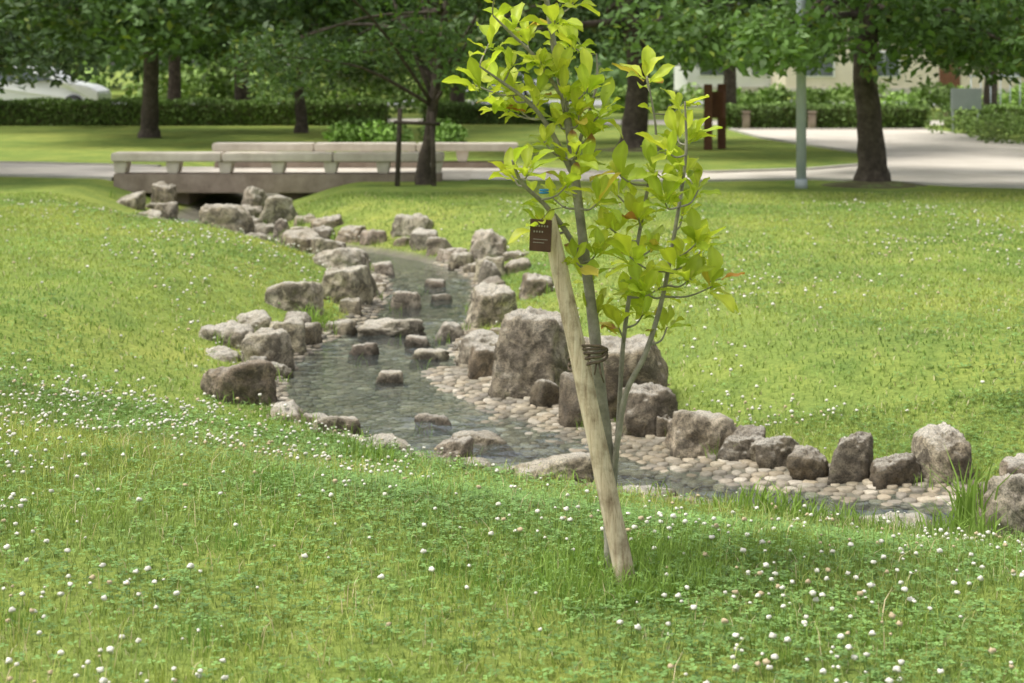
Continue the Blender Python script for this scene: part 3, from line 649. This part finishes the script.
# ---------------------------------------------------------------- sapling
sp=empty('magnolia_sapling',(0,0,0))
main=[(.315,5.38,-.05),(.31,5.385,.15),(.302,5.39,.36),(.272,5.39,.61),(.257,5.39,.765),(.226,5.39,1.01),(.18,5.40,1.385),(.14,5.42,1.6),(.11,5.43,1.79),(.07,5.45,2.05),(.06,5.46,2.25)]
mr_=[.026,.022,.020,.019,.0185,.016,.013,.0105,.009,.006,.003]
stems=[(main,mr_),
 ([(.312,5.385,.25),(.335,5.37,.42),(.36,5.36,.56),(.42,5.36,.68),(.474,5.37,.855),(.52,5.38,1.1),(.548,5.38,1.3),(.545,5.38,1.47)],[.010,.0095,.009,.0085,.0075,.006,.005,.003]),
 ([(.318,5.39,.18),(.338,5.42,.45),(.355,5.44,.7),(.395,5.45,.98),(.435,5.45,1.2),(.46,5.45,1.36),(.43,5.44,1.55)],[.009,.008,.0075,.0065,.0055,.004,.0025]),
 ([(.24,5.39,.93),(.17,5.36,1.06),(.10,5.33,1.15),(.03,5.3,1.22),(.0,5.28,1.29)],[.010,.009,.0075,.006,.003]),
 ([(.20,5.395,1.22),(.12,5.36,1.38),(.05,5.33,1.47),(-.03,5.31,1.53),(-.1,5.29,1.58)],[.009,.008,.0065,.005,.0025]),
 ([(.16,5.41,1.48),(.08,5.40,1.6),(.0,5.38,1.68),(-.06,5.37,1.74)],[.007,.006,.005,.0025]),
 ([(.19,5.40,1.28),(.235,5.43,1.4),(.27,5.45,1.52),(.27,5.46,1.62)],[.0075,.006,.005,.0025])]
tb=[];sp_pts=[]
for p,r in stems:
    P,R=smooth_poly(p,r,6); tb.append((P,R)); sp_pts+= [(q,rr) for q,rr in zip(P,R)]
clus=[(.01,1.74),(-.07,1.69),(.13,1.755),(.09,1.63),(-.04,1.555),(-.115,1.555),(.15,1.60),(.025,1.475),(.24,1.555),(.29,1.475),(.15,1.445),(.10,1.38),(.195,1.35),(.43,1.58),(.55,1.49),(.52,1.41),
(.585,1.38),(.55,1.275),(.44,1.29),(.335,1.275),(.27,1.195),(.18,1.26),(.13,1.195),(0,1.275),(.40,1.135),(.47,1.2),(.55,1.15),(.575,1.07),(.46,1.04),(.365,1.025),(.27,1.04),(.195,1.01),(.24,.935),
(.40,.92),(.49,.90),(.62,.935),(.43,.825),(.495,.78),(.335,.795),(.275,.855),(.06,1.87),(.15,1.9),(0.0,1.98),(.1,2.1),(.06,2.27),(.2,1.82),(-.05,1.85),
(.05,1.30),(.08,1.53),(.21,1.46),(.34,1.2),(.31,1.10),(.52,1.0),(.40,1.0),(.0,1.62),(.19,1.68),(.55,.96),(.38,.86),(-.03,1.48),(.60,1.22),(.47,1.36),(.62,1.02),(.09,1.12),(.23,1.3),(.05,1.7),(.17,1.52),(.0,1.53),(.25,1.4)]
LV=[];LF=[];LC=[];lb=0
na,nb=8,5
def add_leaf(p,d,up,L,W,bend,col):
    global lb
    d=d.normalized(); s=d.cross(up); 
    if s.length<.05: s=d.cross(Vector((1,0,0)))
    s.normalize(); s=(s+s.cross(d)*random.uniform(-.6,.6)).normalized(); n=s.cross(d).normalized()
    pos=Vector(p); dd=d.copy(); st=L/(na-1)
    ww=random.uniform(0,6); brown=random.random()<.03
    for i in range(na):
        t=i/(na-1)
        if i: 
            a=-bend/(na-1); dn=dd*math.cos(a)+n*math.sin(a); n=(n*math.cos(a)-dd*math.sin(a)).normalized(); dd=dn.normalized(); pos=pos+dd*st
        w=W*(math.sin(math.pi*min(1,(t**1.45)))**.8 if 0<t<1 else 0)
        w=max(w,.0012)
        for j in range(nb):
            q=(j-(nb-1)/2)/((nb-1)/2)
            v=pos+s*(q*w/2)+n*(abs(q)*w*.2+.006*math.sin(t*9+ww)*abs(q))
            LV.append(tuple(v)); mid_=1.0 if j!=(nb-1)//2 else 1.2
            c_=np.array(col)*mid_*(1-.10*t)
            if brown and t>.8: c_=np.array((.33,.18,.07))
            LC.append(tuple(c_))
    for i in range(na-1):
        for j in range(nb-1):
            a=lb+i*nb+j; LF.append((a,a+1,a+nb+1,a+nb))
    lb+=na*nb
def lcol():
    u=random.random()
    if u<.006: return (.5,.24,.08)
    if u<.03: return (.66,.54,.10)
    k=random.uniform(.76,1.12); t=random.random()
    return tuple(k*(a*(1-t)+b_*t) for a,b_ in zip((.47,.60,.065),(.68,.72,.085)))
def rosette(p,td,n,Ls):
    td=td.normalized(); ref=td.cross(Vector((0,1,.3))).normalized(); w=td.cross(ref)
    a0=random.uniform(0,6)
    for k in range(n):
        a=a0+k*2.4+random.uniform(-.3,.3); th=random.uniform(.35,1.3) if k else .2
        d=td*math.cos(th)+(ref*math.cos(a)+w*math.sin(a))*math.sin(th); d.z+=random.uniform(-.1,.3)
        L=Ls*random.uniform(.5,1.15)
        add_leaf(Vector(p)+d*.008-td*random.uniform(0,.04),d,Vector((0,0,1)) if abs(d.normalized().z)<.85 else Vector((0,-1,0))+td*.2,L,L*random.uniform(.34,.48),random.uniform(.1,.8),lcol())
for (cx,cz_) in clus:
    cy=5.38+random.uniform(-.16,.17)
    tgt=Vector((cx,cy,cz_-.035))
    best=min(sp_pts,key=lambda q:(q[0]-tgt).length+ (0.5 if q[0].z>tgt.z-.02 else 0))
    s0=best[0]; mdl=s0.lerp(tgt,.5)+Vector((random.uniform(-.01,.01),0,-.015))
    P,R=smooth_poly([tuple(s0),tuple(mdl),tuple(tgt)],[min(best[1]*.6,.0045),.003,.0022],4); tb.append((P,R))
    td=(tgt-s0).normalized()*.7+Vector((0,0,.6))
    rosette(tgt,td,random.randint(5,8),.108)
    for t in (.45,.75):
        if (tgt-s0).length>.07:
            q=s0.lerp(tgt,t); dv=Vector((random.uniform(-1,1),random.uniform(-1,.6),random.uniform(.1,.8))); add_leaf(q,dv,Vector((0,0,1)),random.uniform(.06,.09),.035,random.uniform(.2,.8),lcol())
for q,rr in sp_pts[::4]:
    if q.z>.85 and rr<.012:
        dv=Vector((random.uniform(-1,1),random.uniform(-1,.6),random.uniform(.1,.9))); add_leaf(q,dv,Vector((0,0,1)),random.uniform(.06,.1),.04,random.uniform(.2,.8),lcol())
q=Vector((.62,5.38,.90)); tb.append(([tuple(q),(.655,5.34,.915)],[.002,.0012])); add_leaf((.655,5.34,.915),Vector((1,-.2,.35)),Vector((0,0,1)),.075,.03,.2,(.68,.32,.06))
mesh_np('leaves',np.array(LV),np.array(LF),M_sap,col=np.array(LC),parent=sp)
tubes_obj('stems',tb,M_barkl,sp,9,.06)
sk=empty('wooden_stake',(.36,5.27,-.05))
sv=[(0,0,-.05),(-.012,.003,.06),(-.062,.012,.30),(-.125,.025,.6),(-.19,.04,.9),(-.248,.05,1.16)]
P,R=smooth_poly(sv,[.033,.032,.0305,.029,.027,.024],6)
tubes_obj('pole',[(P,R)],M_wood,sk,20,.03)
tie=empty('twine_binding',(0,0,0)); tw=[]
for k in range(5):
    zc=.655+k*.011; pts_=[]
    for i in range(25):
        a=i/24*6.283
        pts_.append((.238+math.cos(a)*.060,5.345+math.sin(a)*.062*(1+.2*abs(math.cos(a))),zc+.02*math.cos(a+k*.5)+.004*math.sin(3*a+k)))
    tw.append((pts_,[.0045]*25))
tw.append(([(.27,5.29,.66),(.275,5.28,.63),(.285,5.285,.60)],[.003,.003,.002])); tw.append(([(.262,5.29,.66),(.255,5.28,.625)],[.003,.002]))
tubes_obj('twine',tw,M_rope,tie,6,.15)
tt=[]
for zz in (1.185,1.193): tt.append(([(.1+math.cos(a)*.013,5.335+math.sin(a)*.013,zz) for a in np.linspace(0,6.283,13)],[.003]*13))
tubes_obj('blue_tie',tt,M_blue,None,6,0)
tg=empty('name_tag',(.088,5.25,1.06)); tg.rotation_euler=(math.radians(4),math.radians(3),math.radians(-12))
box('plate',(0,0,0),(.068,.004,.10),M_tag,tg,.0015)
for i in range(2):
    for k in range(6-i*2):
        box('character',(-.022+k*.0085+i*.002,-.0028,.030-i*.018),(.004,.001,.0055),M_txt,tg,0)
box('small_text',(0,-.0028,-.012),(.045,.001,.0016),M_txt,tg,0); box('small_text',(-.005,-.0028,-.022),(.035,.001,.0016),M_txt,tg,0)
tubes_obj('tag_wire',[([(0,.0,.048),(.02,.03,.075),(.06,.09,.08)],[.0012]*3)],M_rope,tg,5,0)

# ---------------------------------------------------------------- light
w=bpy.data.worlds.new('World'); scene.world=w; w.use_nodes=True; nt=w.node_tree; nt.nodes.clear()
sk_=nt.nodes.new('ShaderNodeTexSky'); sk_.sky_type='NISHITA'; sk_.sun_disc=False
EL,AZ=math.radians(64),math.radians(-96)
sk_.sun_elevation=EL; sk_.sun_rotation=AZ; sk_.air_density=1.2; sk_.dust_density=3.5
hs=nt.nodes.new('ShaderNodeHueSaturation'); hs.inputs['Saturation'].default_value=.25; hs.inputs['Value'].default_value=1.5; nt.links.new(sk_.outputs[0],hs.inputs['Color'])
bg=nt.nodes.new('ShaderNodeBackground'); bg.inputs[1].default_value=.15; nt.links.new(hs.outputs[0],bg.inputs[0])
wo=nt.nodes.new('ShaderNodeOutputWorld'); nt.links.new(bg.outputs[0],wo.inputs[0])
sl=bpy.data.lights.new('sun','SUN'); sl.energy=2.7; sl.angle=math.radians(18); sl.color=(1,.98,.93)
so=bpy.data.objects.new('sun',sl); link(so)
dirv=Vector((math.sin(AZ)*math.cos(EL),math.cos(AZ)*math.cos(EL),math.sin(EL)))
so.rotation_euler=dirv.to_track_quat('Z','Y').to_euler()
cd=bpy.data.cameras.new('camera'); cam=bpy.data.objects.new('camera',cd); link(cam); scene.camera=cam
cam.location=(0,0,1.6); cam.rotation_euler=(math.radians(90),0,0)
cd.lens=60; cd.sensor_width=36; cd.shift_y=-.275; cd.clip_end=1500; cd.clip_start=.1
cd.dof.use_dof=True; cd.dof.focus_distance=6.4; cd.dof.aperture_fstop=4.5
scene.view_settings.view_transform='Standard'; scene.view_settings.look='None'; scene.view_settings.exposure=0
